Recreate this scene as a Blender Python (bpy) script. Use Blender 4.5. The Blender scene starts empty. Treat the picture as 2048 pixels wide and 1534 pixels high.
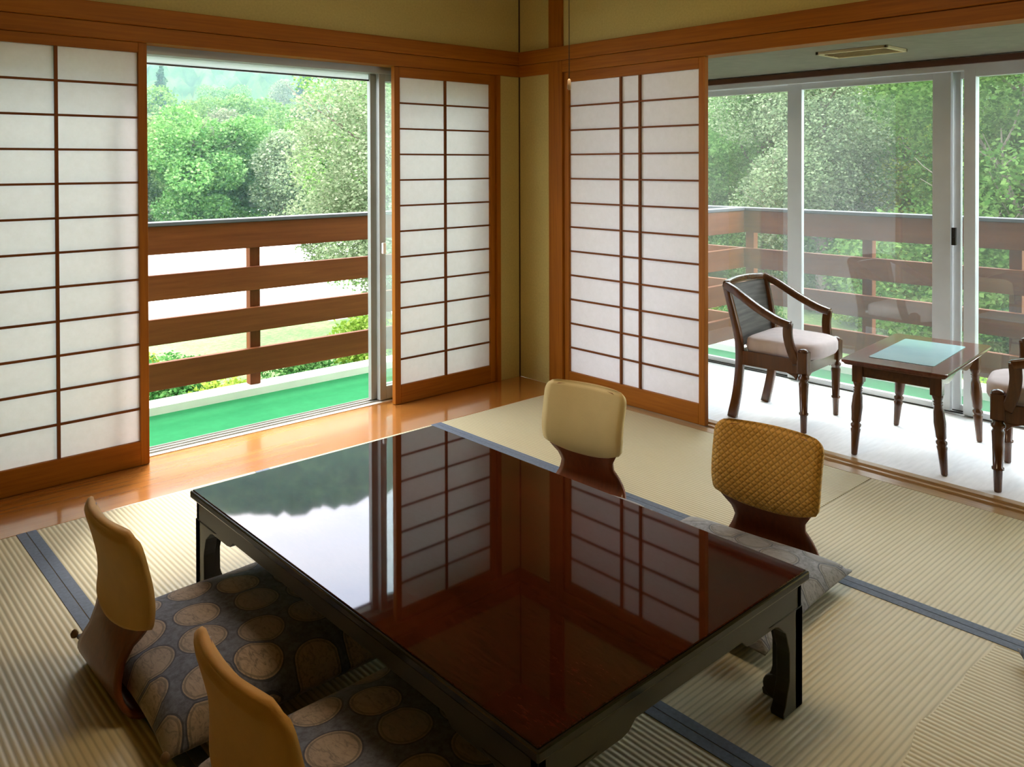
import bpy, math, random
import numpy as np
from mathutils import Vector, Matrix

PI = math.pi
rnd = random.Random(7)
sc = bpy.context.scene

# ------------------------------------------------------------------ camera
CAM = dict(X=-3.3887, Y=-3.6571, Z=1.2813, yaw=.7382, pitch=.0103, roll=-.0027, f=1654.66, py=344.59)
def make_camera():
    p = CAM
    c, s = math.cos(p['yaw']), math.sin(p['yaw'])
    F = Vector((s, c, 0)); R = Vector((c, -s, 0)); U = Vector((0, 0, 1))
    cp, sp = math.cos(p['pitch']), math.sin(p['pitch'])
    F2 = F*cp - U*sp; U2 = U*cp + F*sp
    cr, sr = math.cos(p['roll']), math.sin(p['roll'])
    R3 = R*cr + U2*sr; U3 = U2*cr - R*sr
    cd = bpy.data.cameras.new('camera')
    cd.sensor_width = 36; cd.sensor_fit = 'HORIZONTAL'
    cd.lens = p['f']/2048*36
    cd.shift_y = -(767 - p['py'])/2048
    cd.clip_start = .05; cd.clip_end = 3000
    o = bpy.data.objects.new('camera', cd)
    sc.collection.objects.link(o)
    m = Matrix((( R3.x, U3.x, -F2.x, p['X']), (R3.y, U3.y, -F2.y, p['Y']), (R3.z, U3.z, -F2.z, p['Z']), (0, 0, 0, 1)))
    o.matrix_world = m
    sc.camera = o
make_camera()

# ------------------------------------------------------------------ world, light, exposure
sc.view_settings.view_transform = 'Standard'
sc.view_settings.look = 'None'
sc.view_settings.gamma = 1
sc.view_settings.use_curve_mapping = False
sc.view_settings.exposure = 3.42
sc.cycles.max_bounces = 9
sc.cycles.diffuse_bounces = 5
sc.cycles.glossy_bounces = 4
sc.cycles.transmission_bounces = 5
sc.cycles.transparent_max_bounces = 16
sc.cycles.volume_bounces = 0
sc.cycles.caustics_reflective = False
sc.cycles.caustics_refractive = False
sc.cycles.sample_clamp_indirect = 4

def make_world():
    w = bpy.data.worlds.new('overcast_sky'); sc.world = w
    w.use_nodes = True
    nt = w.node_tree; nt.nodes.clear()
    out = nt.nodes.new('ShaderNodeOutputWorld'); bg = nt.nodes.new('ShaderNodeBackground')
    tc = nt.nodes.new('ShaderNodeTexCoord'); nz = nt.nodes.new('ShaderNodeTexNoise')
    mp = nt.nodes.new('ShaderNodeMapping'); mp.inputs['Scale'].default_value = (1, 1, 2.6)
    nz.inputs['Scale'].default_value = 2.2; nz.inputs['Detail'].default_value = 6
    cr = nt.nodes.new('ShaderNodeValToRGB')
    cr.color_ramp.elements[0].position = .34; cr.color_ramp.elements[0].color = (.70, .78, .95, 1)
    cr.color_ramp.elements[1].position = .60; cr.color_ramp.elements[1].color = (1, 1, 1, 1)
    L = nt.links.new
    L(tc.outputs['Generated'], mp.inputs['Vector']); L(mp.outputs[0], nz.inputs['Vector'])
    L(nz.outputs[0], cr.inputs[0]); L(cr.outputs[0], bg.inputs['Color']); L(bg.outputs[0], out.inputs['Surface'])
    bg.inputs['Strength'].default_value = 1.0
    w.cycles.sampling_method = 'MANUAL'; w.cycles.sample_map_resolution = 256
make_world()

def light(name, kind, loc, energy, color, rot=(0, 0, 0), **kw):
    ld = bpy.data.lights.new(name, kind); ld.energy = energy; ld.color = color
    for k, v in kw.items(): setattr(ld, k, v)
    o = bpy.data.objects.new(name, ld); sc.collection.objects.link(o)
    o.location = loc; o.rotation_euler = rot
    return o
# weak veiled sun behind thin cloud, high in the south-east
light('sun', 'SUN', (0, 0, 30), .55, (1, .96, .88), rot=(math.radians(38), 0, math.radians(150)), angle=math.radians(14))

# ------------------------------------------------------------------ materials
def s2l(c):
    return tuple(((v/255)/12.92 if v/255 <= .04045 else ((v/255+.055)/1.055)**2.4) for v in c)
MATS = {}
def base_mat(name):
    m = bpy.data.materials.new(name); m.use_nodes = True
    nt = m.node_tree
    return m, nt, nt.nodes['Principled BSDF'], nt.nodes['Material Output']
def ramp(nt, stops, inp):
    r = nt.nodes.new('ShaderNodeValToRGB')
    while len(r.color_ramp.elements) < len(stops): r.color_ramp.elements.new(.5)
    for e, (p, c) in zip(r.color_ramp.elements, stops):
        e.position = p; e.color = (*c, 1)
    nt.links.new(inp, r.inputs[0])
    return r.outputs[0]
def coords(nt, scale=(1, 1, 1), rot=(0, 0, 0)):
    tc = nt.nodes.new('ShaderNodeTexCoord'); mp = nt.nodes.new('ShaderNodeMapping')
    mp.inputs['Scale'].default_value = scale; mp.inputs['Rotation'].default_value = rot
    nt.links.new(tc.outputs['Object'], mp.inputs['Vector'])
    return mp.outputs[0]
def noise(nt, vec, scale, detail=4, rough=.5, dist=0):
    n = nt.nodes.new('ShaderNodeTexNoise')
    n.inputs['Scale'].default_value = scale; n.inputs['Detail'].default_value = detail
    n.inputs['Roughness'].default_value = rough; n.inputs['Distortion'].default_value = dist
    nt.links.new(vec, n.inputs['Vector'])
    return n.outputs[0]
def bump(nt, h, strength, dist, bsdf):
    b = nt.nodes.new('ShaderNodeBump'); b.inputs['Strength'].default_value = strength
    b.inputs['Distance'].default_value = dist
    nt.links.new(h, b.inputs['Height']); nt.links.new(b.outputs[0], bsdf.inputs['Normal'])
def math_(nt, op, a, b=None, c=None):
    n = nt.nodes.new('ShaderNodeMath'); n.operation = op
    for i, v in enumerate((a, b, c)):
        if v is None: continue
        if isinstance(v, (int, float)): n.inputs[i].default_value = v
        else: nt.links.new(v, n.inputs[i])
    return n.outputs[0]
def mixc(nt, f, a, b):
    n = nt.nodes.new('ShaderNodeMix'); n.data_type = 'RGBA'
    for i, v in ((0, f), (6, a), (7, b)):
        if isinstance(v, (int, float)): n.inputs[i].default_value = v
        elif isinstance(v, tuple): n.inputs[i].default_value = (*v, 1)
        else: nt.links.new(v, n.inputs[i])
    return n.outputs[2]

def plain(name, col, rough=.6, spec=.4, metal=0, var=.12, vs=6, bs=0, bscale=200, sheen=0, coat=0):
    if name in MATS: return MATS[name]
    m, nt, b, o = base_mat(name)
    c = s2l(col); v = coords(nt)
    n = noise(nt, v, vs, 4)
    col = ramp(nt, [(.3, tuple(x*(1-var) for x in c)), (.7, tuple(min(1, x*(1+var)) for x in c))], n)
    nt.links.new(col, b.inputs['Base Color'])
    b.inputs['Roughness'].default_value = rough; b.inputs['Metallic'].default_value = metal
    b.inputs['Specular IOR Level'].default_value = spec
    if sheen: b.inputs['Sheen Weight'].default_value = sheen
    if coat: b.inputs['Coat Weight'].default_value = coat; b.inputs['Coat Roughness'].default_value = .05
    if bs: bump(nt, noise(nt, v, bscale, 3), bs, .002, b)
    MATS[name] = m
    return m

def wood(name, dark, lightc, axis='x', rough=.42, fine=70, coat=0, spec=.4, along=2.5):
    key = name + '_' + axis
    if key in MATS: return MATS[key]
    m, nt, b, o = base_mat(key)
    s = {'x': (along, fine, fine), 'y': (fine, along, fine), 'z': (fine, fine, along)}[axis]
    v = coords(nt, s)
    n = noise(nt, v, 1, 5, .6, .4)
    s2 = {'x': (.5, 6, 6), 'y': (6, .5, 6), 'z': (6, 6, .5)}[axis]
    n2 = noise(nt, coords(nt, s2), 1, 3, .5, 1)
    f = math_(nt, 'ADD', math_(nt, 'MULTIPLY', n, .55), math_(nt, 'MULTIPLY', n2, .45))
    col = ramp(nt, [(.32, s2l(dark)), (.66, s2l(lightc))], f)
    nt.links.new(col, b.inputs['Base Color'])
    b.inputs['Roughness'].default_value = rough; b.inputs['Specular IOR Level'].default_value = spec
    if coat: b.inputs['Coat Weight'].default_value = coat; b.inputs['Coat Roughness'].default_value = .10; b.inputs['Coat IOR'].default_value = 1.8 if coat > .9 else 1.5
    bump(nt, n, .15, .001, b)
    MATS[key] = m
    return m
def cedar(ax): return wood('orange_cedar', (126, 70, 12), (162, 98, 20), ax, rough=.5, spec=.16)
def cedar_floor(ax): return wood('board_floor_wood', (154, 94, 36), (186, 122, 54), ax, rough=.22, fine=26, along=1.2, spec=.5, coat=1)
def lattice_wood(ax): return wood('lattice_wood', (96, 52, 20), (128, 74, 32), ax, rough=.6, spec=.15)
def fence_wood(ax): return wood('railing_wood', (86, 42, 14), (110, 60, 24), ax, rough=.6, fine=40, spec=.15)
def chair_wood(ax='z'): return wood('walnut_brown_wood', (66, 36, 16), (96, 56, 26), ax, rough=.25, fine=50, coat=.3)

def plaster():
    if 'plaster' in MATS: return MATS['plaster']
    m, nt, b, o = base_mat('ochre_plaster')
    v = coords(nt)
    c = s2l((184, 170, 108))
    col = ramp(nt, [(.3, tuple(x*.93 for x in c)), (.7, tuple(x*1.05 for x in c))], noise(nt, v, 90, 4))
    nt.links.new(col, b.inputs['Base Color']); b.inputs['Roughness'].default_value = .95
    b.inputs['Specular IOR Level'].default_value = .1
    bump(nt, noise(nt, v, 260, 3), .25, .002, b)
    MATS['plaster'] = m
    return m

def paper():
    if 'paper' in MATS: return MATS['paper']
    m = bpy.data.materials.new('shoji_paper'); m.use_nodes = True
    nt = m.node_tree; nt.nodes.clear()
    out = nt.nodes.new('ShaderNodeOutputMaterial')
    v = coords(nt)
    n = noise(nt, v, 35, 6, .7)
    col = ramp(nt, [(.3, (.82, .80, .83)), (.7, (.87, .85, .89))], n)
    d = nt.nodes.new('ShaderNodeBsdfDiffuse'); t = nt.nodes.new('ShaderNodeBsdfTranslucent')
    nt.links.new(col, d.inputs['Color']); nt.links.new(col, t.inputs['Color'])
    mx = nt.nodes.new('ShaderNodeMixShader'); mx.inputs[0].default_value = PAPER_T
    nt.links.new(d.outputs[0], mx.inputs[1]); nt.links.new(t.outputs[0], mx.inputs[2])
    nt.links.new(mx.outputs[0], out.inputs['Surface'])
    MATS['paper'] = m
    return m
PAPER_T = .20

def translucent_white():
    if 'tw' in MATS: return MATS['tw']
    m = bpy.data.materials.new('white_roller_screen'); m.use_nodes = True
    nt = m.node_tree; nt.nodes.clear()
    out = nt.nodes.new('ShaderNodeOutputMaterial')
    col = ramp(nt, [(.3, (.86, .88, .9)), (.7, (.93, .94, .95))], noise(nt, coords(nt, (1, 1, 30)), 8))
    d = nt.nodes.new('ShaderNodeBsdfDiffuse'); t = nt.nodes.new('ShaderNodeBsdfTranslucent')
    nt.links.new(col, d.inputs['Color']); nt.links.new(col, t.inputs['Color'])
    mx = nt.nodes.new('ShaderNodeMixShader'); mx.inputs[0].default_value = .85
    nt.links.new(d.outputs[0], mx.inputs[1]); nt.links.new(t.outputs[0], mx.inputs[2])
    nt.links.new(mx.outputs[0], out.inputs['Surface'])
    MATS['tw'] = m
    return m

def glass():
    if 'glass' in MATS: return MATS['glass']
    m = bpy.data.materials.new('window_glass'); m.use_nodes = True
    nt = m.node_tree; nt.nodes.clear()
    out = nt.nodes.new('ShaderNodeOutputMaterial')
    lw = nt.nodes.new('ShaderNodeLayerWeight'); lw.inputs['Blend'].default_value = .5
    fr5 = math_(nt, 'ADD', math_(nt, 'MULTIPLY', math_(nt, 'POWER', lw.outputs['Facing'], 5), .93), .06)
    tr = nt.nodes.new('ShaderNodeBsdfTransparent'); tr.inputs[0].default_value = (.95, .985, .965, 1)
    gl = nt.nodes.new('ShaderNodeBsdfGlossy'); gl.inputs['Roughness'].default_value = .01
    n = noise(nt, coords(nt), 3, 2)
    gl_c = ramp(nt, [(.3, (.95, .97, .96)), (.7, (1, 1, 1))], n); nt.links.new(gl_c, gl.inputs['Color'])
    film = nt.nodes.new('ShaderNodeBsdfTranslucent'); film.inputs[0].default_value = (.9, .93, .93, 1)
    fm_ = nt.nodes.new('ShaderNodeMixShader'); veil_amt = noise(nt, coords(nt), 1.3, 5, .6)  # pale film put in for the veil of room reflections on the panes
    nt.links.new(math_(nt, 'MULTIPLY', veil_amt, .042), fm_.inputs[0])
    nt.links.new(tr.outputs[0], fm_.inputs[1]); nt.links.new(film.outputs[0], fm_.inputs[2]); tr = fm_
    mx = nt.nodes.new('ShaderNodeMixShader')
    nt.links.new(fr5, mx.inputs[0]); nt.links.new(tr.outputs[0], mx.inputs[1]); nt.links.new(gl.outputs[0], mx.inputs[2])
    nt.links.new(mx.outputs[0], out.inputs['Surface'])
    MATS['glass'] = m
    return m

def tatami(name, tint=(205, 195, 160), mixy=None):
    if name in MATS: return MATS[name]
    m, nt, b, o = base_mat(name)
    tc = nt.nodes.new('ShaderNodeTexCoord'); sp = nt.nodes.new('ShaderNodeSeparateXYZ')
    nt.links.new(tc.outputs['Object'], sp.inputs[0])
    def lines(axis):
        s = math_(nt, 'SINE', math_(nt, 'MULTIPLY', sp.outputs[axis], 2*PI/.0155))
        return math_(nt, 'ADD', math_(nt, 'MULTIPLY', s, .5), .5)
    lx = lines(0)                      # ridges that run along y
    if mixy is not None:
        ly = lines(1)
        wob = math_(nt, 'MULTIPLY', noise(nt, tc.outputs['Object'], 3, 2), .12)
        f = math_(nt, 'GREATER_THAN', math_(nt, 'ADD', sp.outputs[1], wob), mixy)
        h = math_(nt, 'ADD', math_(nt, 'MULTIPLY', ly, f), math_(nt, 'MULTIPLY', lx, math_(nt, 'SUBTRACT', 1, f)))
    else:
        h = lx
    straw = noise(nt, coords(nt, (12, 500, 10)), 1, 4, .6)
    patch = noise(nt, coords(nt, (5, 2, 1)), 1, 2)
    c = s2l(tint)
    g = ramp(nt, [(.0, tuple(x*.58 for x in c)), (.35, tuple(x*.92 for x in c)), (.6, c)], h)
    col = mixc(nt, math_(nt, 'MULTIPLY', straw, .35), g, tuple(x*.78 for x in c))
    col = mixc(nt, math_(nt, 'MULTIPLY', patch, .3), col, tuple(x*y for x, y in zip(c, (1.05, .95, .75))))
    nt.links.new(col, b.inputs['Base Color'])
    b.inputs['Roughness'].default_value = .55; b.inputs['Specular IOR Level'].default_value = .35
    bump(nt, h, .5, .003, b)
    MATS[name] = m
    return m

def zabuton_fabric(name='zabuton_fabric', ground=(88, 92, 106), disc=(158, 138, 116)):
    if name in MATS: return MATS[name]
    m, nt, b, o = base_mat(name)
    v = coords(nt, (1, 1, .05), (0, 0, .3))
    vo = nt.nodes.new('ShaderNodeTexVoronoi'); vo.voronoi_dimensions = '2D'; vo.feature = 'F1'
    vo.inputs['Scale'].default_value = 7.8; vo.inputs['Randomness'].default_value = .36
    nt.links.new(v, vo.inputs['Vector'])
    d = vo.outputs['Distance']
    gn = noise(nt, coords(nt), 60, 4, .7)
    ground_c = ramp(nt, [(.35, tuple(x*.55 for x in s2l(ground))), (.62, tuple(x*1.25 for x in s2l(ground)))], gn)
    inner = noise(nt, coords(nt, (1, .35, 1), (0, 0, .8)), 70, 4, .7, 1.5)
    disc_c = ramp(nt, [(.36, tuple(x*.50 for x in s2l(disc))), (.5, tuple(x*1.0 for x in s2l(disc))), (.7, tuple(x*1.2 for x in s2l(disc)))], inner)
    hue = nt.nodes.new('ShaderNodeSeparateColor'); nt.links.new(vo.outputs['Color'], hue.inputs[0])
    disc_c = mixc(nt, math_(nt, 'MULTIPLY', hue.outputs[0], .6), disc_c, s2l((112, 112, 112)))
    vo2 = nt.nodes.new('ShaderNodeTexVoronoi'); vo2.voronoi_dimensions = '2D'; vo2.feature = 'DISTANCE_TO_EDGE'
    vo2.inputs['Scale'].default_value = vo.inputs['Scale'].default_value; vo2.inputs['Randomness'].default_value = vo.inputs['Randomness'].default_value
    nt.links.new(v, vo2.inputs['Vector'])
    d = math_(nt, 'MAXIMUM', d, math_(nt, 'SUBTRACT', .47, vo2.outputs['Distance']))
    in_d = math_(nt, 'LESS_THAN', d, .43)
    rim = math_(nt, 'MULTIPLY', math_(nt, 'GREATER_THAN', d, .37), math_(nt, 'LESS_THAN', d, .405))
    out_rim = math_(nt, 'MULTIPLY', math_(nt, 'GREATER_THAN', d, .43), math_(nt, 'LESS_THAN', d, .46))
    col = mixc(nt, in_d, ground_c, disc_c)
    col = mixc(nt, math_(nt, 'MULTIPLY', rim, .6), col, s2l((88, 80, 72)))
    col = mixc(nt, math_(nt, 'MULTIPLY', out_rim, .75), col, s2l((44, 46, 56)))
    nt.links.new(col, b.inputs['Base Color'])
    b.inputs['Roughness'].default_value = .8; b.inputs['Sheen Weight'].default_value = .15
    hh = math_(nt, 'ADD', math_(nt, 'MULTIPLY', in_d, .6), math_(nt, 'MULTIPLY', gn, .6))
    bump(nt, hh, .35, .002, b)
    MATS[name] = m
    return m

def quilted(name, col, hatch=True):
    if name in MATS: return MATS[name]
    m, nt, b, o = base_mat(name)
    tc = nt.nodes.new('ShaderNodeTexCoord'); sp = nt.nodes.new('ShaderNodeSeparateXYZ')
    nt.links.new(tc.outputs['Object'], sp.inputs[0])
    a = math_(nt, 'ADD', sp.outputs[1], sp.outputs[2]); c = math_(nt, 'SUBTRACT', sp.outputs[1], sp.outputs[2])
    k = 2*PI/.021
    s1 = math_(nt, 'ABSOLUTE', math_(nt, 'SINE', math_(nt, 'MULTIPLY', a, k/2)))
    s2 = math_(nt, 'ABSOLUTE', math_(nt, 'SINE', math_(nt, 'MULTIPLY', c, k/2)))
    h = math_(nt, 'MINIMUM', s1, s2)
    cl = s2l(col)
    colr = ramp(nt, [(.0, tuple(x*.62 for x in cl)), (.3, cl), (1, tuple(min(1, x*1.12) for x in cl))], h)
    nt.links.new(colr, b.inputs['Base Color'])
    b.inputs['Roughness'].default_value = .7; b.inputs['Sheen Weight'].default_value = .1
    bump(nt, h, .5, .004, b)
    MATS[name] = m
    return m

def lacquer_top():
    m, nt, b, o = base_mat('red_brown_lacquer')
    v = coords(nt, (190, 40, 1))
    n = noise(nt, v, 1, 5, .7, .3); n2 = noise(nt, coords(nt, (6, 3, 1)), 1, 3)
    f = math_(nt, 'ADD', math_(nt, 'MULTIPLY', n, .6), math_(nt, 'MULTIPLY', n2, .4))
    col = ramp(nt, [(.34, s2l((22, 8, 6))), (.68, s2l((74, 28, 15)))], f)
    nt.links.new(col, b.inputs['Base Color'])
    b.inputs['Roughness'].default_value = .03; b.inputs['IOR'].default_value = 1.38
    b.inputs['Specular IOR Level'].default_value = .5
    return m

def leafmat(name, c1, c2, c3):
    if name in MATS: return MATS[name]
    m = bpy.data.materials.new(name); m.use_nodes = True
    nt = m.node_tree; nt.nodes.clear()
    out = nt.nodes.new('ShaderNodeOutputMaterial')
    g = nt.nodes.new('ShaderNodeNewGeometry')
    k = .55
    col = ramp(nt, [(p, tuple(x*k for x in s2l(c))) for p, c in ((0, c1), (.5, c2), (1, c3))], g.outputs['Random Per Island'])
    oi = nt.nodes.new('ShaderNodeObjectInfo')
    hs = nt.nodes.new('ShaderNodeHueSaturation')
    nt.links.new(math_(nt, 'ADD', math_(nt, 'MULTIPLY', oi.outputs['Random'], .04), .48), hs.inputs['Hue'])
    nt.links.new(math_(nt, 'ADD', math_(nt, 'MULTIPLY', oi.outputs['Random'], .35), .95), hs.inputs['Value'])
    nt.links.new(col, hs.inputs['Color'])
    d = nt.nodes.new('ShaderNodeBsdfDiffuse'); t = nt.nodes.new('ShaderNodeBsdfTranslucent')
    nt.links.new(hs.outputs[0], d.inputs['Color']); nt.links.new(hs.outputs[0], t.inputs['Color'])
    mx = nt.nodes.new('ShaderNodeMixShader'); mx.inputs[0].default_value = .4
    nt.links.new(d.outputs[0], mx.inputs[1]); nt.links.new(t.outputs[0], mx.inputs[2])
    nt.links.new(mx.outputs[0], out.inputs['Surface'])
    MATS[name] = m
    return m

# ------------------------------------------------------------------ geometry helpers
class G:
    def __init__(s): s.v = []; s.f = []; s.smooth = []
    def add(s, vs, fs, smooth=False):
        k = len(s.v); s.v += [tuple(p) for p in vs]
        s.f += [tuple(i+k for i in f) for f in fs]; s.smooth += [smooth]*len(fs)
        return s
    def box(s, x0, x1, y0, y1, z0, z1):
        vs = [(x, y, z) for x in (x0, x1) for y in (y0, y1) for z in (z0, z1)]
        return s.add(vs, [(0, 1, 3, 2), (4, 6, 7, 5), (0, 4, 5, 1), (2, 3, 7, 6), (0, 2, 6, 4), (1, 5, 7, 3)])
    def prism(s, poly, axis, a, b, smooth=False):
        """poly: 2-D outline in the plane across AXIS; extruded from a to b."""
        def P(u, w, t): return {'x': (t, u, w), 'y': (u, t, w), 'z': (u, w, t)}[axis]
        n = len(poly)
        vs = [P(u, w, a) for u, w in poly] + [P(u, w, b) for u, w in poly]
        fs = [tuple(range(n)), tuple(range(2*n-1, n-1, -1))] + [(i, (i+1) % n, n+(i+1) % n, n+i) for i in range(n)]
        return s.add(vs, fs, smooth)
    def lathe(s, prof, c=(0, 0, 0), n=20, top=None):
        """prof: (radius, z) from bottom to top; the axis may lean: top = (dx, dy) shift at the highest z."""
        z0, z1 = prof[0][1], prof[-1][1]
        vs = []
        for r, z in prof:
            t = (z-z0)/(z1-z0) if z1 != z0 else 0
            dx, dy = (top[0]*t, top[1]*t) if top else (0, 0)
            vs += [(c[0]+dx+r*math.cos(2*PI*i/n), c[1]+dy+r*math.sin(2*PI*i/n), c[2]+z) for i in range(n)]
        fs = []
        for k in range(len(prof)-1):
            for i in range(n):
                a, b = k*n+i, k*n+(i+1) % n
                fs.append((a, b, b+n, a+n))
        fs.append(tuple(range(n-1, -1, -1))); m = (len(prof)-1)*n; fs.append(tuple(range(m, m+n)))
        return s.add(vs, fs, True)
    def sweep(s, pts, sect, up=(0, 0, 1), smooth=True):
        """rectangular/any section swept along pts. sect: fn(i)-> list of (u, w) or list."""
        pts = [Vector(p) for p in pts]; up = Vector(up); rings = []
        n = None
        for i, p in enumerate(pts):
            t = (pts[min(i+1, len(pts)-1)] - pts[max(i-1, 0)]).normalized()
            a = t.cross(up)
            a = a.normalized() if a.length > 1e-4 else Vector((1, 0, 0))
            b = a.cross(t).normalized()
            se = sect(i/(len(pts)-1)) if callable(sect) else sect
            n = len(se)
            rings += [p + a*u + b*w for u, w in se]
        fs = []
        for k in range(len(pts)-1):
            for i in range(n):
                a_, b_ = k*n+i, k*n+(i+1) % n
                fs.append((a_, b_, b_+n, a_+n))
        fs.append(tuple(range(n-1, -1, -1))); m = (len(pts)-1)*n; fs.append(tuple(range(m, m+n)))
        return s.add(rings, fs, smooth)
    def mesh(s, name, mat):
        me = bpy.data.meshes.new(name)
        me.from_pydata(s.v, [], s.f)
        if any(s.smooth): me.polygons.foreach_set('use_smooth', s.smooth)
        me.materials.append(mat); me.update()
        return me
    def obj(s, name, mat, parent=None, bevel=0, fix=True, **tags):
        me = s.mesh(name, mat)
        if fix:
            import bmesh
            bm = bmesh.new(); bm.from_mesh(me)
            bmesh.ops.recalc_face_normals(bm, faces=bm.faces); bm.to_mesh(me); bm.free()
        o = bpy.data.objects.new(name, me); sc.collection.objects.link(o)
        if parent: o.parent = parent
        if bevel:
            b = o.modifiers.new('bevel', 'BEVEL'); b.width = bevel; b.segments = 2; b.limit_method = 'ANGLE'; b.angle_limit = math.radians(50)
        tag(o, **tags)
        return o
def tag(o, label=None, cat=None, group=None, kind=None):
    if label: o['label'] = label
    if cat: o['category'] = cat
    if group: o['group'] = group
    if kind: o['kind'] = kind
    return o
def empty(name, loc=(0, 0, 0), rz=0, **tags):
    o = bpy.data.objects.new(name, None); sc.collection.objects.link(o)
    o.empty_display_size = .1; o.location = loc; o.rotation_euler = (0, 0, rz)
    return tag(o, **tags)
def box(name, mat, x0, x1, y0, y1, z0, z1, parent=None, bevel=0, **tags):
    return G().box(x0, x1, y0, y1, z0, z1).obj(name, mat, parent, bevel, **tags)
def copy_tree(o, parent=None):
    c = o.copy(); sc.collection.objects.link(c)
    if parent: c.parent = parent
    for ch in o.children: copy_tree(ch, c)
    return c
def rrect(w, h, r, n=4):
    out = []
    for cx, cy, a0 in ((w/2-r, h/2-r, 0), (-w/2+r, h/2-r, 90), (-w/2+r, -h/2+r, 180), (w/2-r, -h/2+r, 270)):
        for k in range(n+1):
            a = math.radians(a0+90*k/n); out.append((cx+r*math.cos(a), cy+r*math.sin(a)))
    return out

ALU = plain('silver_aluminium', (206, 209, 210), rough=.35, metal=.15, spec=.5, var=.05)
ALU1 = plain('matt_aluminium', (150, 153, 148), rough=.4, metal=.2, spec=.4, var=.05)
ALU_D = plain('dark_aluminium_track', (62, 62, 62), rough=.4, metal=.5)
WHITEWALL = plain('grey_wallpaper', (122, 116, 102), rough=.8, var=.08, vs=14, bs=.4, bscale=60)

# ================================================================== THE ROOM
RX, RY, RZ = -4.6, -4.6, 2.5       # far room corner, ceiling height
KT = 1.8                           # underside of the lintels
# floors
S = dict(kind='structure')
box('floor', plain('sub_floor', (120, 100, 70)), RX, .1, RY, 0.1, -.12, -.056, **S)
f1 = G().box(RX, 0, -.39, .13, -.056, 0).obj('floor', cedar_floor('x'), bevel=.002, kind='structure', label='polished orange wooden board floor along the window')
# sliding-door sill on the right side, three rails with grooves
g = G()
for x0, x1, z in ((-.056, -.004, 0), (-.004, .034, -.008), (.034, .044, 0), (.044, .082, -.008), (.082, .12, 0)):
    g.box(x0, x1, RY, -.27, -.056, z)
g.obj('trim_1', wood('sill_wood', (150, 118, 78), (180, 148, 104), 'y', rough=.3), kind='structure', label='grooved wooden sill between tatami and veranda')
# veranda floor
m, nt, b, o_ = base_mat('pale_veranda_carpet')
nn = noise(nt, coords(nt, (6, 30, 1)), 2, 4); c = s2l((240, 241, 242))
nt.links.new(ramp(nt, [(.3, tuple(x*.9 for x in c)), (.7, c)], nn), b.inputs['Base Color'])
b.inputs['Roughness'].default_value = .6
bump(nt, noise(nt, coords(nt, (4, 40, 1)), 3, 3), .2, .003, b)
box('floor', m, .12, 1.1, RY, 0, -.06, -.002, kind='structure', label='pale grey veranda floor covering')

# left wall (plane y = 0), opening x -2.99 .. -.17, z 0 .. 1.8
def plaster_box(name, x0, x1, y0, y1, z0, z1, parent=None, **t):
    return box(name, plaster(), x0, x1, y0, y1, z0, z1, parent, **t)
wl = G(); wl.box(-.163, 0, 0, .14, 0, KT+.1); wl.box(RX, 0, 0, .14, KT+.1, RZ); wl.box(RX, -3.02, 0, .14, 0, KT+.1)
wl.obj('wall_left', plaster(), kind='structure')
wr = G(); wr.box(0, .12, -.27, 0, 0, KT+.1); wr.box(0, .12, RY, 0, KT+.1, RZ)
wr.obj('wall_right', plaster(), kind='structure')
wb = G(); wb.box(RX-.12, RX, RY, .14, -.05, RZ); wb.obj('wall_back', plaster(), kind='structure')
wf = G(); wf.box(RX-.12, 1.2, RY-.12, RY, -.05, RZ); wf.obj('wall_front', plaster(), kind='structure')
box('ceiling', wood('ceiling_board', (150, 110, 66), (176, 134, 84), 'x', rough=.6), RX, .12, RY, .14, RZ, RZ+.1, **S)
# veranda shell
box('ceiling', WHITEWALL, .12, 1.2, RY, .12, 1.812, 1.95, kind='structure', label='low veranda ceiling in grey grained paper')
box('wall_end', plain('cream_end_wall', (200, 196, 180)), .12, 1.22, 0, .14, -.1, 1.95, kind='structure')
box('wall_right', plain('outer_render', (200, 198, 190)), 1.09, 1.25, RY, .14, 1.80, 2.6, kind='structure', label='wall strip over the veranda windows')
box('trim_2', wood('dark_head_trim', (70, 40, 24), (92, 54, 32), 'y'), 1.07, 1.12, RY, 0, 1.775, 1.806, kind='structure', label='dark brown trim over the veranda windows')

# lintels (kamoi) and the projecting picture rails (nageshi)
def railx(name, x0, x1, y0, y1, z0, z1, lab): return box(name, cedar('x'), x0, x1, y0, y1, z0, z1, bevel=.003, kind='structure', label=lab)
def raily(name, x0, x1, y0, y1, z0, z1, lab): return box(name, cedar('y'), x0, x1, y0, y1, z0, z1, bevel=.003, kind='structure', label=lab)
railx('trim_3', RX, -.0, -.028, 0, 1.868, 1.946, 'orange picture rail along the left wall')
railx('trim_4', RX, -.0, -.012, .08, KT, 1.868, 'orange lintel over the left screens')
raily('trim_5', -.028, 0, RY, -.028, 1.868, 1.946, 'orange picture rail along the right wall')
raily('trim_6', -.012, .1, RY, -.012, KT, 1.868, 'orange lintel over the right screens and veranda opening')
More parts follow.
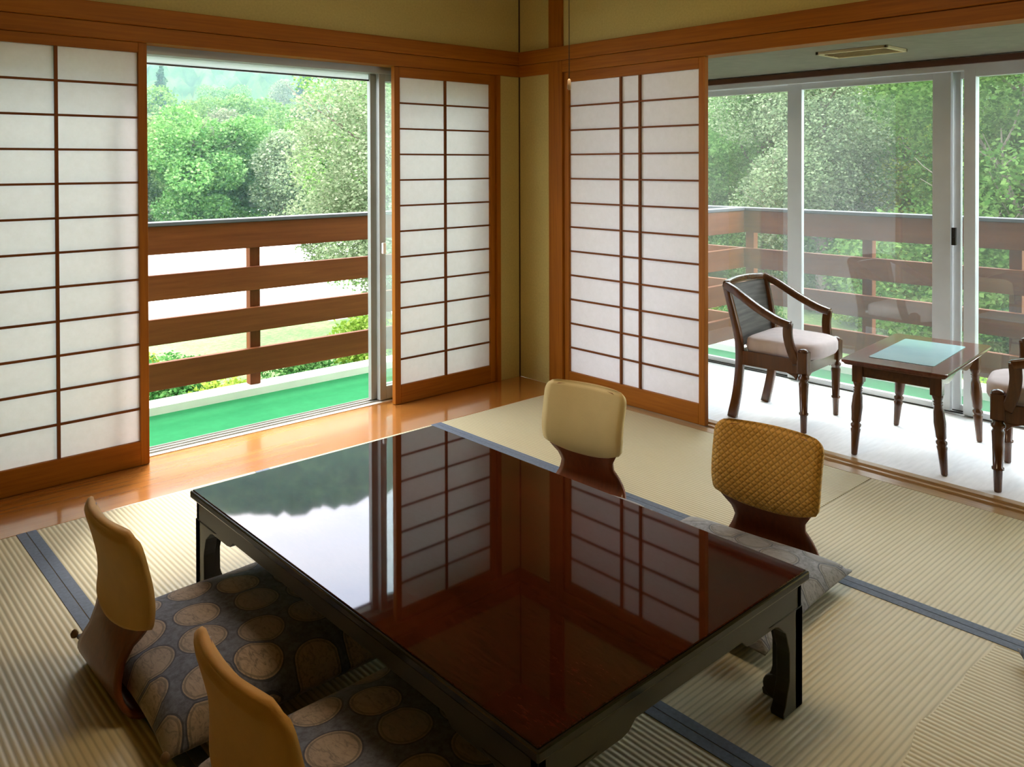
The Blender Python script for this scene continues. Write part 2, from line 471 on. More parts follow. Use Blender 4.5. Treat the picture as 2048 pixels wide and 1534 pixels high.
# posts
box('trim_7', cedar('z'), -.014, .1, -.37, -.262, 0, RZ, bevel=.003, kind='structure', label='full-height orange post beside the corner')
box('trim_8', cedar('z'), -.192, -.163, -.014, .08, 0, KT, bevel=.002, kind='structure', label='slim orange jamb left of the corner')
box('trim_9', cedar('z'), -3.02, -2.99, -.014, .08, 0, KT, bevel=.002, kind='structure', label='slim orange jamb at the left end of the opening')
box('trim_10', cedar('z'), -.012, .1, -4.3, -4.2, 0, RZ, bevel=.003, kind='structure', label='orange post at the near end of the veranda opening')
box('wall_right', plaster(), 0, .12, RY, -4.3, 0, KT+.1, kind='structure', label='plaster beside the near post')
G().box(-.006, 0, -.006, 0, 0, 1.868).box(-.006, 0, -.006, 0, 1.946, RZ).obj('trim_11', plain('corner_shadow_strip', (60, 36, 20)), kind='structure', label='thin dark strip painted as the shadow gap in the room corner')  # dark strip added for the shaded line where the walls meet

# ------------------------------------------------------------------ shoji screens
def shoji(name, label, axis, a0, a1, d0, verticals, rows, ztop, zbot, pitch_first=None):
    """axis 'x': panel in the plane y=d0 between x=a0..a1 ; axis 'y': plane x=d0 between y=a0..a1"""
    root = empty(name, ((a0+a1)/2, d0, 0) if axis == 'x' else (d0, (a0+a1)/2, 0), kind='structure', label=label)
    off = Vector(root.location)
    th = .03
    def B(g, u0, u1, e0, e1, z0, z1):
        if axis == 'x': g.box(u0-off.x, u1-off.x, d0+e0-off.y, d0+e1-off.y, z0, z1)
        else: g.box(d0+e0-off.x, d0+e1-off.x, u0-off.y, u1-off.y, z0, z1)
        return g
    st = .036
    for u0, u1 in ((a0, a0+st), (a1-st, a1)):
        B(G(), u0, u1, 0, th, 0.002, KT).obj('stile', cedar('z'), root, .002)
    B(G(), a0+st, a1-st, 0, th, ztop, KT).obj('top_rail', cedar(axis), root, .002)
    B(G(), a0+st, a1-st, 0, th, 0.002, zbot).obj('bottom_rail', cedar(axis), root, .002)
    g = G()
    for k in range(1, rows):
        z = zbot + (ztop-zbot)*k/rows
        B(g, a0+st, a1-st, .004, .014, z-.0045, z+.0045)
    B_ = g.obj('lattice', lattice_wood(axis), root)
    g = G()
    for v in verticals: B(g, v-.006, v+.006, .002, .014, zbot, ztop)
    g.obj('lattice', lattice_wood('z'), root)
    g = G()
    if axis == 'x':
        y = d0+.0155-off.y
        g.add([(a0+st-off.x, y, zbot), (a1-st-off.x, y, zbot), (a1-st-off.x, y, ztop), (a0+st-off.x, y, ztop)], [(0, 1, 2, 3)])
    else:
        x = d0+.0155-off.x
        g.add([(x, a0+st-off.y, zbot), (x, a1-st-off.y, zbot), (x, a1-st-off.y, ztop), (x, a0+st-off.y, ztop)], [(0, 1, 2, 3)])
    g.obj('paper', paper(), root, fix=False)
    return root
shoji('door_1', 'white paper shoji screen at the far left of the wide window', 'x', -2.872, -2.162, .002, [-2.511], 12, 1.757, .104)
shoji('door_2', 'white paper shoji screen between the garden opening and the room corner', 'x', -.90, -.194, .002, [-.556], 12, 1.744, .10)
shoji('door_3', 'white paper shoji screen with paired middle bars on the veranda side', 'y', -1.319, -.372, .002, [-.785, -.914], 12, 1.743, .102)
# ------------------------------------------------------------------ aluminium window in the left wall
def sash(parent, axis, a0, a1, d0, z0, z1, st=.04, top=.045, bot=.07, alu=None, th=.03):
    off = Vector(parent.location)
    def B(g, u0, u1, e0, e1, zz0, zz1):
        if axis == 'x': g.box(u0-off.x, u1-off.x, d0+e0-off.y, d0+e1-off.y, zz0, zz1)
        else: g.box(d0+e0-off.x, d0+e1-off.x, u0-off.y, u1-off.y, zz0, zz1)
        return g
    g = G()
    B(g, a0, a0+st, 0, th, z0, z1); B(g, a1-st, a1, 0, th, z0, z1)
    B(g, a0+st, a1-st, 0, th, z1-top, z1); B(g, a0+st, a1-st, 0, th, z0, z0+bot)
    s = g.obj('sash', alu or ALU, parent, .002)
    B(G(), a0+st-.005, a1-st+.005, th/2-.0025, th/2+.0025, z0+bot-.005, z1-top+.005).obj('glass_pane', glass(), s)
    return s
w1 = empty('window_1', (-1.58, .12, 0), kind='structure', label='wide aluminium garden window slid open behind the shoji')
def Bx(x0, x1, y0, y1, z0, z1): return G().box(x0+1.58, x1+1.58, y0-.12, y1-.12, z0, z1)
g = G()
for b_ in ((-3.0, -.16, .085, .20, 1.765, 1.82), (-3.0, -2.96, .085, .2, 0, 1.8), (-.2, -.16, .085, .2, 0, 1.8)):
    g.box(b_[0]+1.58, b_[1]+1.58, b_[2]-.12, b_[3]-.12, b_[4], b_[5])
g.obj('window_frame', ALU1, w1, .002)
g = G()
for y in (.118, .152, .185): g.box(-2.96+1.58, -.2+1.58, y-.12, y+.004-.12, .004, .011)
g.obj('track_rail', ALU1, w1)
Bx(-3.0, -.16, .085, .20, -.04, .004).obj('window_sill', plain('cream_sill', (214, 206, 190), rough=.5), w1)
Bx(-2.96, -.2, .126, .132, .0042, .0052).obj('track_groove', ALU_D, w1)
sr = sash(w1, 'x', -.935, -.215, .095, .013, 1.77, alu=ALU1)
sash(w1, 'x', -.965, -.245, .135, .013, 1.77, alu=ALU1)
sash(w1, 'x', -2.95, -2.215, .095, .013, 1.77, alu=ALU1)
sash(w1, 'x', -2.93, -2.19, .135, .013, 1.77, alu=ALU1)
Bx(-.925, -.905, .075, .095, .80, .86).obj('latch', plain('white_plastic', (232, 232, 228), rough=.3), sr, .004)
Bx(-2.96, -.2, .150, .156, 1.735, 1.79).obj('roller_screen', translucent_white(), w1)
Bx(-2.96, -.2, .146, .160, 1.727, 1.735).obj('screen_bar', ALU_D, w1)

# ------------------------------------------------------------------ veranda windows (plane x = 1.12)
w2 = empty('window_2', (1.12, -2.1, 0), kind='structure', label='row of tall aluminium sliding windows along the veranda')
def By(x0, x1, y0, y1, z0, z1): return G().box(x0-1.12, x1-1.12, y0+2.1, y1+2.1, z0, z1)
g = G()
for b_ in ((1.1, 1.22, RY+.02, 0, 1.745, 1.80), (1.1, 1.22, RY+.02, 0, -.05, .001), (1.1, 1.22, -.06, 0, 0, 1.75)):
    g.box(b_[0]-1.12, b_[1]-1.12, b_[2]+2.1, b_[3]+2.1, b_[4], b_[5])
g.obj('window_frame', ALU, w2, .003)
g = G()
for x in (1.128, 1.165, 1.20): g.box(x-1.12, x+.004-1.12, RY+.05+2.1, -.06+2.1, .001, .008)
g.obj('track_rail', ALU_D, w2)
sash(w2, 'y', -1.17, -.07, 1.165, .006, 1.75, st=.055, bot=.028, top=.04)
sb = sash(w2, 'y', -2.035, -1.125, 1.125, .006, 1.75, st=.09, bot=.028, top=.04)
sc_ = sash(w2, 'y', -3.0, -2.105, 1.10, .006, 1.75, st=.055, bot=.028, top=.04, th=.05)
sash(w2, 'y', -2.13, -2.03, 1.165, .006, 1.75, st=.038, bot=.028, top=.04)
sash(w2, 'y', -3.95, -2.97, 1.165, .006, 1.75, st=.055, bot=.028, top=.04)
G().box(1.105-1.12, 1.125-1.12, -2.065+2.1, -2.045+2.1, .86, .95).box(1.10-1.12, 1.108-1.12, -2.06+2.1, -2.05+2.1, .90, .935).obj('latch', plain('dark_latch', (50, 50, 50), rough=.3, metal=.5), w2, .002)
# ------------------------------------------------------------------ ceiling louvre on the veranda
cv = empty('ceiling_vent', (.47, -1.87, 1.812), math.radians(0), label='small beige slatted vent in the veranda ceiling', cat='vent')
VM = plain('beige_vent_metal', (196, 180, 140), rough=.5)
G().box(-.11, .11, -.17, -.155, -.014, 0).box(-.11, .11, .155, .17, -.014, 0).box(-.11, -.095, -.17, .17, -.014, 0).box(.095, .11, -.17, .17, -.014, 0).obj('vent_frame', VM, cv, .002)
g = G()
for k in range(6):
    x = -.08+k*.032; g.prism([(x, -.012), (x+.018, -.003), (x+.018, -.001), (x, -.010)], 'y', -.155, .155)
g.obj('louvre', VM, cv)

# ================================================================== BALCONY
GREEN = plain('green_balcony_carpet', (46, 128, 78), rough=.9, var=.06, vs=20, bs=.3, bscale=300, spec=.1)
WHITE = plain('white_concrete', (232, 232, 224), rough=.8, var=.05)
BZ = -.13
g = G().box(-7, 2.02, .2, 1.14, BZ-.14, BZ).box(1.22, 1.98, -7, .2, BZ-.14, BZ)
g.obj('floor', GREEN, kind='structure', label='green carpeted balcony floor outside both windows')
g = G().box(-7, 2.2, 1.13, 1.29, BZ-.25, BZ+.045).box(1.975, 2.2, -7, 1.13, BZ-.25, BZ+.045)
g.obj('trim_12', WHITE, kind='structure', label='white concrete kerb along the balcony edge')
box('wall_outer', plain('outer_render', (200, 198, 190)), RX-.1, 1.22, .14, .2, -3.3, -.045, kind='structure')
box('wall_outer', plain('outer_render', (200, 198, 190)), 1.12, 1.22, RY, .14, -3.3, -.055, kind='structure')
box('roof', plain('outer_render', (200, 198, 190)), RX-.3, 1.5, RY-.3, .45, 2.62, 2.75, kind='structure')
LV = [(.93, .768), (.652, .506), (.40, .252), (.148, -.008)]
CAP = plain('grey_rail_cap', (70, 72, 78), rough=.6, var=.06)
def railing(name, axis, a0, a1, d, posts, lab):
    root = empty(name, ((a0+a1)/2, d, BZ+.045) if axis == 'x' else (d, (a0+a1)/2, BZ+.045), label=lab, cat='railing')
    off = Vector(root.location)
    def B(g, u0, u1, e0, e1, z0, z1):
        if axis == 'x': g.box(u0-off.x, u1-off.x, d+e0-off.y, d+e1-off.y, z0-off.z, z1-off.z)
        else: g.box(d+e0-off.x, d+e1-off.x, u0-off.y, u1-off.y, z0-off.z, z1-off.z)
        return g
    for zt, zb in LV:
        B(G(), a0, a1, -.018, .018, zb, zt).obj('board', fence_wood(axis), root, .003)
    B(G(), a0, a1, -.03, .075, .93, .952).obj('top_cap', CAP, root, .004)
    for p in posts:
        B(G(), p-.034, p+.034, .018, .075, BZ+.045, .93).obj('post', fence_wood('z'), root, .003)
    return root
railing('balcony_railing', 'x', -6.5, 2.0, 1.2, [-5.6, -4.7, -3.8, -2.9, -2.01, -1.115, -.19, .7, 1.6], 'brown horizontal board railing outside the left garden opening')
railing('balcony_railing', 'y', -6.5, 1.15, 2.05, [-5.6, -4.7, -3.8, -2.93, -2.055, -1.175, -.29, .6], 'brown horizontal board railing beyond the veranda windows')
railing('balcony_railing', 'x', 1.24, 2.03, -.25, [1.29], 'short board railing dividing the balcony behind the armchair')

# ================================================================== TATAMI
HERI = plain('blue_grey_tatami_border', (98, 108, 122), rough=.8, var=.15, vs=90)
MATW = .91
def mat(x0, x1, y0, y1, tm, borders, lab):
    root = empty('tatami_mat', ((x0+x1)/2, (y0+y1)/2, 0), label=lab, cat='tatami mat')
    cx, cy = (x0+x1)/2, (y0+y1)/2
    G().box(x0-cx+.001, x1-cx-.001, y0-cy+.0015, y1-cy-.0015, -.055, 0).obj('mat_surface', tm, root, .0015)
    for bx in borders:
        u0, u1 = (x0, x0+.032) if bx == 'l' else (x1-.032, x1)
        G().box(u0-cx+.001, u1-cx-.001, y0-cy+.002, y1-cy-.002, 0, .0018).obj('border', HERI, root, .0008)
XS = [-.056, -.932, -1.842, -2.712, -3.60, RX]
Y0, Y1, Y2 = -.39, -2.16, -3.93
colsn = ['beside the veranda sill', 'under the right half of the low table', 'under the left half of the low table', 'left of the zaisu chairs', 'against the back wall']
for i in range(5):
    x1, x0 = XS[i], XS[i+1]
    for k, (ya, yb) in enumerate(((Y1, Y0), (Y2, Y1), (RY, Y2))):
        tm = tatami('tatami_straw_wide', mixy=None) if not (i in (0, 1) and k == 1) else tatami('tatami_straw_cross', mixy=.20)
        bd = 'lr' if 0 < i < 4 else ('l' if i == 0 else 'r')
        if k == 2 and i in (0, 1): pass
        row = ['near the wooden board floor', 'in the middle row', 'nearest the viewer'][k]
        if k == 2 and i != 4: lab = 'straw tatami mat in the nearest row, ' + colsn[i]
        else: lab = 'straw tatami mat ' + colsn[i] + ', ' + row
        if k == 2: continue
        mat(x0, x1, ya, yb, tm, bd, lab)
box('floor', tatami('tatami_straw_wide'), RX, -.056, RY, Y2-.001, -.056, -.001, kind='structure', label='straw matting behind the viewer')

# ================================================================== LOW TABLE
TX0, TX1, TY0, TY1, TZ = -2.455, -1.56, -2.69, -1.21, .32
tb = empty('low_table', ((TX0+TX1)/2, (TY0+TY1)/2, 0), label='long low glossy red-brown lacquer table standing on the tatami', cat='table')
hx, hy = (TX1-TX0)/2, (TY1-TY0)/2
BLK = plain('black_lacquer', (26, 26, 20), rough=.16, spec=.5, var=.15)
OLV = plain('olive_black_lacquer', (50, 50, 38), rough=.3, spec=.5, var=.12)
top = G().box(-hx, hx, -hy, hy, TZ-.024, TZ-.003).obj('table_edge', BLK, tb, .004)
G().box(-hx+.006, hx-.006, -hy+.006, hy-.006, TZ-.004, TZ).obj('tabletop', lacquer_top(), tb, .002)
ix, iy = hx-.014, hy-.014
def apron(axis):
    for s in (-1, 1):
        L = ix if axis == 'x' else iy
        za, zb = .245, .225   # apron underside, deeper brackets by the legs
        br = .235
        prof = [(-L, TZ-.024), (L, TZ-.024), (L, zb), (L-br+.02, zb), (L-br, zb+.004), (L-br-.02, za), (-L+br+.02, za), (-L+br, zb+.004), (-L+br-.02, zb), (-L, zb)]
        g = G()
        if axis == 'x': g.prism(prof, 'y', s*iy-.011, s*iy+.011) if False else g.prism(prof, 'y', (s*iy-.02 if s > 0 else s*iy), (s*iy if s > 0 else s*iy+.02))
        else: g.prism(prof, 'x', (s*ix-.02 if s > 0 else s*ix), (s*ix if s > 0 else s*ix+.02))
        g.obj('apron', OLV, tb, .002)
apron('x'); apron('y')
def legw(t):     # width of a leg face, t: 0 floor .. 1 apron
    pts = [(0, .085), (.05, .088), (.14, .074), (.35, .060), (.6, .060), (.8, .072), (.92, .098), (1, .15)]
    for (a, wa), (b, wb_) in zip(pts, pts[1:]):
        if t <= b: u = (t-a)/(b-a); u = u*u*(3-2*u); return wa+(wb_-wa)*u
    return pts[-1][1]
for sx in (-1, 1):
    for sy in (-1, 1):
        g = G(); N = 18; th = .034
        for axis in 'xy':
            out = []
            for k in range(N+1):
                t = k/N; out.append((t*.236, legw(t)))
            ex, ey = sx*(ix+.002), sy*(iy+.002)
            if axis == 'x':
                poly = [(ex, 0)] + [(ex-sx*w, z) for z, w in out] + [(ex, .236)]
                g.prism(poly, 'y', ey, ey-sy*th)
            else:
                poly = [(ey, 0)] + [(ey-sy*w, z) for z, w in out] + [(ey, .236)]
                g.prism(poly, 'x', ex, ex-sx*th)
        lg = g.obj('leg', OLV, tb, .002)
        # scrolled foot
        G().prism([(sy*(iy-.052)+.030*math.cos(a), .030+.029*math.sin(a)) for a in [2*PI*k/18 for k in range(18)]], 'x', sx*(ix+.003), sx*(ix-.036)).obj('foot_scroll', OLV, lg, .003)

# ================================================================== ZAISU LEGLESS CHAIRS
def interp(tab, s):
    for (a, va), (b, vb) in zip(tab, tab[1:]):
        if s <= b:
            u = (s-a)/(b-a) if b > a else 0
            return va+(vb-va)*u
    return tab[-1][1]
def smooth_path(pts, n):
    """Catmull-Rom resample"""
    P = [Vector(p) for p in pts]; out = []
    for i in range(len(P)-1):
        p0, p1, p2, p3 = P[max(i-1, 0)], P[i], P[i+1], P[min(i+2, len(P)-1)]
        for k in range(n):
            t = k/n
            out.append(.5*((2*p1)+(-p0+p2)*t+(2*p0-5*p1+4*p2-p3)*t*t+(-p0+3*p1-3*p2+p3)*t**3))
    out.append(P[-1]); return out
# local frame: sitter looks along +x, back at x ~ 0 ; y across
ZPATH = smooth_path([(.38, 0, .010), (.20, 0, .010), (.02, 0, .010), (-.038, 0, .022), (-.060, 0, .070), (-.036, 0, .140), (-.008, 0, .205), (-.008, 0, .28), (-.026, 0, .36), (-.047, 0, .432)], 6)
ZW = [(0, .17), (.42, .180), (.50, .172), (.57, .140), (.62, .120), (.66, .124), (.70, .146), (.735, .166), (.78, .171), (1, .174)]   # half width by arc length fraction
def zaisu_sheet(s0, s1, thick, grow, bow, nseg=14, round_r=.05, drop=0, lower=0):
    # arc length
    acc = [0]
    for a, b in zip(ZPATH, ZPATH[1:]): acc.append(acc[-1]+(b-a).length)
    L = acc[-1]
    def at(s):
        d = s*L
        for i in range(len(acc)-1):
            if d <= acc[i+1]+1e-9:
                u = (d-acc[i])/(acc[i+1]-acc[i]); p = ZPATH[i].lerp(ZPATH[i+1], u)
                t = (ZPATH[min(i+2, len(ZPATH)-1)]-ZPATH[max(i-1, 0)]).normalized()
                return p, Vector((t.z, 0, -t.x))     # normal toward the sitter
        return ZPATH[-1], Vector((1, 0, 0))
    M = 46
    ss = [s0+(s1-s0)*k/M for k in range(M+1)]
    vs = []; W = nseg
    for side in (1, -1):
        for k, s in enumerate(ss):
            hw0 = interp(ZW, s)+grow
            de = (s1-s)*L                      # distance from the top end
            if de < round_r: hw = hw0-round_r+math.sqrt(max(0, round_r**2-(round_r-de)**2))
            else: hw = hw0
            for j in range(W+1):
                t = -1+2*j/W
                sj = s
                if lower and k < M*.5:         # curved lower hem of the cover
                    sj = s-lower/L*(1-t*t)*(1-k/(M*.5))
                p, n = at(max(0, sj))
                b = bow*interp([(0, 0), (.5, 0), (.7, .5), (1, 1)], sj)
                edge = (1-abs(t)**6)**.5 if grow > 0 else 1
                ke = min(1, de/.02) if grow > 0 else 1
                tt = thick/2*max(.5, edge)*max(.5, ke)
                vs.append(p+Vector((b*(t*t-.33), t*hw, 0))+n*(side*tt))
    R = W+1; off = (M+1)*R; fs = []
    for k in range(M):
        for j in range(W):
            a = k*R+j
            fs.append((a, a+1, a+R+1, a+R)); fs.append((off+a, off+a+R, off+a+R+1, off+a+1))
    for k in range(M):
        a = k*R; b = k*R+W
        fs.append((a, a+R, off+a+R, off+a)); fs.append((b, off+b, off+b+R, b+R))
    for j in range(W):
        fs.append((j, off+j, off+j+1, j+1)); a = M*R+j
        fs.append((a, a+1, off+a+1, off+a))
    return G().add(vs, fs, True)
SHELL = wood('zaisu_plywood', (96, 46, 18), (128, 66, 28), 'z', rough=.3, coat=.2)
def zaisu(loc, rz, cover_mat, cover_label, lab):
    r = empty('legless_chair', loc, rz, label=lab, cat='floor chair')
    sh = zaisu_sheet(0, .985, .012, -.002, .024).obj('shell', SHELL, r)
    cv_ = zaisu_sheet(.725, 1.0, .034, .009, .024, lower=.03).obj('backrest_cover', cover_mat, r, label=cover_label)
    return r
CREAM = plain('cream_backrest_cloth', (206, 184, 128), rough=.75, var=.05, vs=8, bs=.25, bscale=500, sheen=.1)
GOLD = quilted('golden_quilted_cloth', (200, 152, 62))
TAN = plain('tan_backrest_cloth', (206, 164, 96), rough=.7, var=.08, vs=10, bs=.2, bscale=400, sheen=.1)
TAN2 = plain('amber_backrest_cloth', (202, 152, 74), rough=.7, var=.08, vs=10, bs=.2, bscale=400, sheen=.1)
zaisu((-1.075, -1.505, .0), PI+math.radians(9), CREAM, 'smooth cream backrest cover', 'legless floor chair with a smooth cream back cover, across the table near the shoji')
zaisu((-1.022, -2.25, .0), PI+math.radians(6), GOLD, 'golden quilted backrest cover', 'legless floor chair with a golden quilted back cover, nearest the veranda armchair')
zaisu((-2.735, -1.51, .0), math.radians(1), TAN, 'pale tan backrest cover', 'legless floor chair on the left, the farther one by the wooden board floor')
zaisu((-2.765, -2.30, .0), math.radians(0), TAN2, 'amber backrest cover', 'legless floor chair on the left, the nearer one cut by the bottom edge')

# ------------------------------------------------------------------ zabuton cushions
def zabuton(loc, rz, w, d, h, mat_, lab, tassel=True):
    r = empty('floor_cushion', loc, rz, label=lab, cat='cushion')
    N = 28; vs = []; fs = []
    for side in (1, -1):
        for i in range(N+1):
            for j in range(N+1):
                u, v = -1+2*i/N, -1+2*j/N
                # concave sides, pointed corners
                k = 1-.075*(1-v*v); k2 = 1-.045*(1-u*u)
                x, y = u*w/2*k, v*d/2*k2
                e = max(0, (1-u**4))*max(0, (1-v**4))
                th = h*(.10+.90*e**.45) if side > 0 else h*.06*e
                z = (.30*h+th*.70 if side > 0 else .30*h-.28*h*e**.3)
                if side > 0: z += .0025*math.sin(9*u+3*v)*e
                vs.append((x, y, z))
    R = N+1; o = R*R
    for i in range(N):
        for j in range(N):
            a = i*R+j
            fs.append((a, a+R, a+R+1, a+1)); fs.append((o+a, o+a+1, o+a+R+1, o+a+R))
    for i in range(N):
        for a, b in ((i*R, (i+1)*R), (i*R+N, (i+1)*R+N), (i, i+1), (N*R+i, N*R+i+1)):
            fs.append((a, b, o+b, o+a))
    cvr = G().add(vs, fs, True).obj('cover', mat_, r)
    if tassel:
        for sx in (-1, 1):
            for sy in (-1, 1):
                G().lathe([(.001, -.008), (.008, -.004), (.010, .004), (.006, .012), (.002, .015)], (sx*(w/2+.004), sy*(d/2+.004), .012+.3*h-.004), 10).obj('tassel', plain('brown_tassel_thread', (120, 96, 66), rough=.9), cvr)
    return r
ZF = zabuton_fabric()
zabuton((-2.475, -1.615, .017), math.radians(1), .62, .61, .12, ZF, 'patterned zabuton cushion with tan discs, on the farther left floor chair')
zabuton((-2.47, -2.285, .017), math.radians(0), .60, .57, .12, ZF, 'patterned zabuton cushion with tan discs, on the nearer left floor chair')
ZG = zabuton_fabric('zabuton_fabric_grazing_light', (126, 126, 128), (140, 136, 130))  # same fabric as the left cushions, grazing light put into greyer colours
zabuton((-1.37, -1.59, .017), math.radians(9), .56, .56, .085, ZG, 'zabuton cushion coloured grey for grazing light, on the cream-backed floor chair, behind the table edge', False)
zabuton((-1.265, -2.25, .017), math.radians(5), .58, .56, .085, ZG, 'zabuton cushion coloured grey for grazing light, with its corner sticking out past the right end of the table', False)
zabuton((-1.10, -3.345, .002), math.radians(30), .56, .56, .07, zabuton_fabric('zabuton_fabric_blue', (92, 108, 128), (104, 112, 124)), 'blue-grey zabuton cushion whose corner shows at the bottom right', False)

# ================================================================== VERANDA FURNITURE
CUSH = plain('pinkish_white_seat_fabric', (206, 192, 190), rough=.85, var=.05, vs=30, bs=.25, bscale=400)
def cane():
    if 'cane' in MATS: return MATS['cane']
    m, nt, b, o = base_mat('dark_cane_mesh')
    n = noise(nt, coords(nt, (3, 3, 40)), 1.5, 3)
    nt.links.new(ramp(nt, [(.3, s2l((58, 54, 50))), (.7, s2l((98, 92, 86)))], n), b.inputs['Base Color'])
    b.inputs['Roughness'].default_value = .6
    MATS['cane'] = m
    return m
LEGP = [(.013, 0), (.014, .004), (.0165, .085), (.022, .087), (.022, .095), (.0175, .097), (.0225, .215), (.0235, .235), (.018, .246), (.0255, .254), (.0255, .264), (.018, .272), (.025, .290)]
def armchair(loc, rz, lab):
    r = empty('armchair', loc, rz, label=lab, cat='armchair')
    W = chair_wood('z')
    # front turned legs with square blocks
    for s in (-1, 1):
        g = G().lathe(LEGP, (s*.195, -.18, 0), 18)
        g.prism([(s*.195+u, -.18+w) for u, w in rrect(.052, .052, .008)], 'z', .285, .385)
        g.lathe([(.026, .383), (.024, .392), (.012, .398), (.001, .400)], (s*.195, -.18, 0), 14)
        g.obj('front_leg', W, r, 0)
    # rear legs run up as back posts
    for s in (-1, 1):
        path = smooth_path([(s*.185, .195, 0), (s*.187, .165, .14), (s*.19, .150, .30), (s*.195, .158, .42), (s*.208, .188, .56), (s*.215, .215, .672)], 5)
        G().sweep(path, lambda t: rrect(.034-.006*t, .046-.014*t, .006, 2), up=(0, 1, 0)).obj('rear_leg', W, r)
    # seat frame
    g = G()
    g.box(-.17, .17, -.192, -.168, .275, .335)
    for s in (-1, 1):
        g.sweep([(s*.197, -.16, .315), (s*.193, .0, .315), (s*.19, .145, .315)], [(-.011, -.04), (.011, -.04), (.011, .03), (-.011, .03)], smooth=False)
    g.box(-.18, .18, .135, .158, .285, .345)
    # scroll brackets under the front rail
    for s in (-1, 1):
        g.prism([(s*.17, .275), (s*.165, .245), (s*.150, .262), (s*.12, .275)], 'y', -.190, -.170)
        g.prism([(-.155, .275), (-.150, .245), (-.135, .262), (-.10, .275)], 'x', s*.197-.01, s*.197+.01)
    g.obj('seat_frame', W, r, .002)
    # arms: from the back post down over the seat, then a raked support
    for s in (-1, 1):
        pa = smooth_path([(s*.215, .215, .668), (s*.226, .15, .640), (s*.236, .04, .578), (s*.240, -.06, .532), (s*.238, -.13, .512)], 6)
        g = G().sweep(pa, lambda t: rrect(.032+.006*t, .036, .006, 2))
        pb = smooth_path([(s*.238, -.122, .520), (s*.230, -.118, .455), (s*.215, -.13, .385), (s*.203, -.152, .325)], 5)
        g.sweep(pb, lambda t: rrect(.026, .044, .006, 2), up=(0, 1, 0))
        g.obj('armrest', W, r)
    # crest rail, bowed backwards
    pc = [(-.215+.43*t, .215+.028*(1-(2*t-1)**2), .668+.010*(1-(2*t-1)**2)) for t in [k/12 for k in range(13)]]
    G().sweep(pc, rrect(.030, .034, .006, 2)).obj('crest_rail', W, r)
    # woven back panel
    vs = []; fs = []; NU, NV = 14, 12
    for side in (0, .006):
        for a in range(NV+1):
            z = .36+(.655-.36)*a/NV
            y0 = interp([(.36, .150), (.42, .158), (.56, .188), (.672, .215)], z); hw = interp([(.36, .185), (.56, .195), (.672, .203)], z)
            for b in range(NU+1):
                t = -1+2*b/NU
                vs.append((t*hw, y0+side+.026*(1-t*t)*interp([(.36, .3), (.66, 1)], z), z))
    R = NU+1; o = R*(NV+1)
    for a in range(NV):
        for b in range(NU):
            q = a*R+b; fs.append((q, q+1, q+R+1, q+R)); fs.append((o+q, o+q+R, o+q+R+1, o+q+1))
    G().add(vs, fs, True).obj('back_panel', cane(), r)
    # loose seat cushion with a rounded front
    N = 26; vs = []; fs = []
    outl = []
    for k in range(64):
        a = 2*PI*k/64; ca, sa = math.cos(a), math.sin(a)
        ex = 2/3.6 if sa < 0 else 2/7
        x = .188*math.copysign(abs(ca)**ex, ca); y = (.235 if sa < 0 else .135)*math.copysign(abs(sa)**ex, sa)
        outl.append((x, y))
    prof = [(.0, .335), (.86, .335), (.96, .340), (1.0, .356), (1.0, .392), (.975, .406), (.90, .413), (.6, .420), (.0, .424)]
    for sft, z in prof:
        vs += [(x*sft if sft else 0, y*sft if sft else 0, z) for x, y in outl]
    n = 64
    for q in range(len(prof)-1):
        for k in range(n):
            a, b = q*n+k, q*n+(k+1) % n; fs.append((a, b, b+n, a+n))
    G().add(vs, fs, True).obj('seat_cushion', CUSH, r)
    return r
armchair((.445, -1.495, 0), math.radians(5), 'dark brown armchair with pale cushion beside the shoji, facing the small table')
armchair((.396, -2.69, 0), math.radians(192), 'dark brown armchair cut off by the right edge of the picture')

# side table
st = empty('side_table', (.452, -2.143, 0), math.radians(5.2), label='small dark brown wooden side table with turned legs on the veranda', cat='table')
tw = wood('side_table_top', (84, 46, 34), (110, 66, 52), 'x', rough=.12, coat=.6)
G().prism(rrect(.73, .425, .02), 'z', .418, .432).prism(rrect(.715, .41, .02), 'z', .410, .419).obj('tabletop', tw, st, .003)
g = G()
for sy in (-1, 1):
    pf = [(-.28, .41), (.28, .41), (.28, .355)]
    for k in range(21):
        t = k/20; x = .28-.56*t
        pf.append((x, .358+.014*math.cos(t*2*PI*2.0)*(1 if .08 < t < .92 else .4)+.008*abs(math.sin(t*PI))))
    pf.append((-.28, .355)); g.prism(pf, 'y', sy*.155-.009, sy*.155+.009)
for sx in (-1, 1):
    g.box(sx*.295-.009, sx*.295+.009, -.14, .14, .355, .41)
g.obj('apron', chair_wood('x'), st)
LP2 = [(.011, 0), (.013, .004), (.0185, .100), (.021, .116), (.017, .122), (.022, .130), (.022, .138), (.015, .146), (.021, .156), (.0215, .175), (.0245, .215), (.021, .262), (.016, .285), (.019, .290), (.015, .296), (.020, .300), (.015, .306), (.021, .318), (.0225, .335)]
for sx in (-1, 1):
    for sy in (-1, 1):
        g = G().lathe(LP2, (sx*.277, sy*.182, 0), 18, top=(sx*.016, -sy*.024))
        g.prism([(sx*.293+u, sy*.157+w) for u, w in rrect(.046, .046, .006)], 'z', .33, .411)
        g.obj('leg', chair_wood('z'), st)
m, nt, b, o_ = base_mat('pale_glass_inset')
nt.links.new(ramp(nt, [(.3, s2l((150, 186, 190))), (.7, s2l((168, 200, 202)))], noise(nt, coords(nt), 4)), b.inputs['Base Color'])
b.inputs['Roughness'].default_value = .06; b.inputs['IOR'].default_value = 1.7
G().prism(rrect(.50, .265, .015), 'z', .432, .4345).obj('glass_inset', m, st, .001, label='pale blue glass inset')

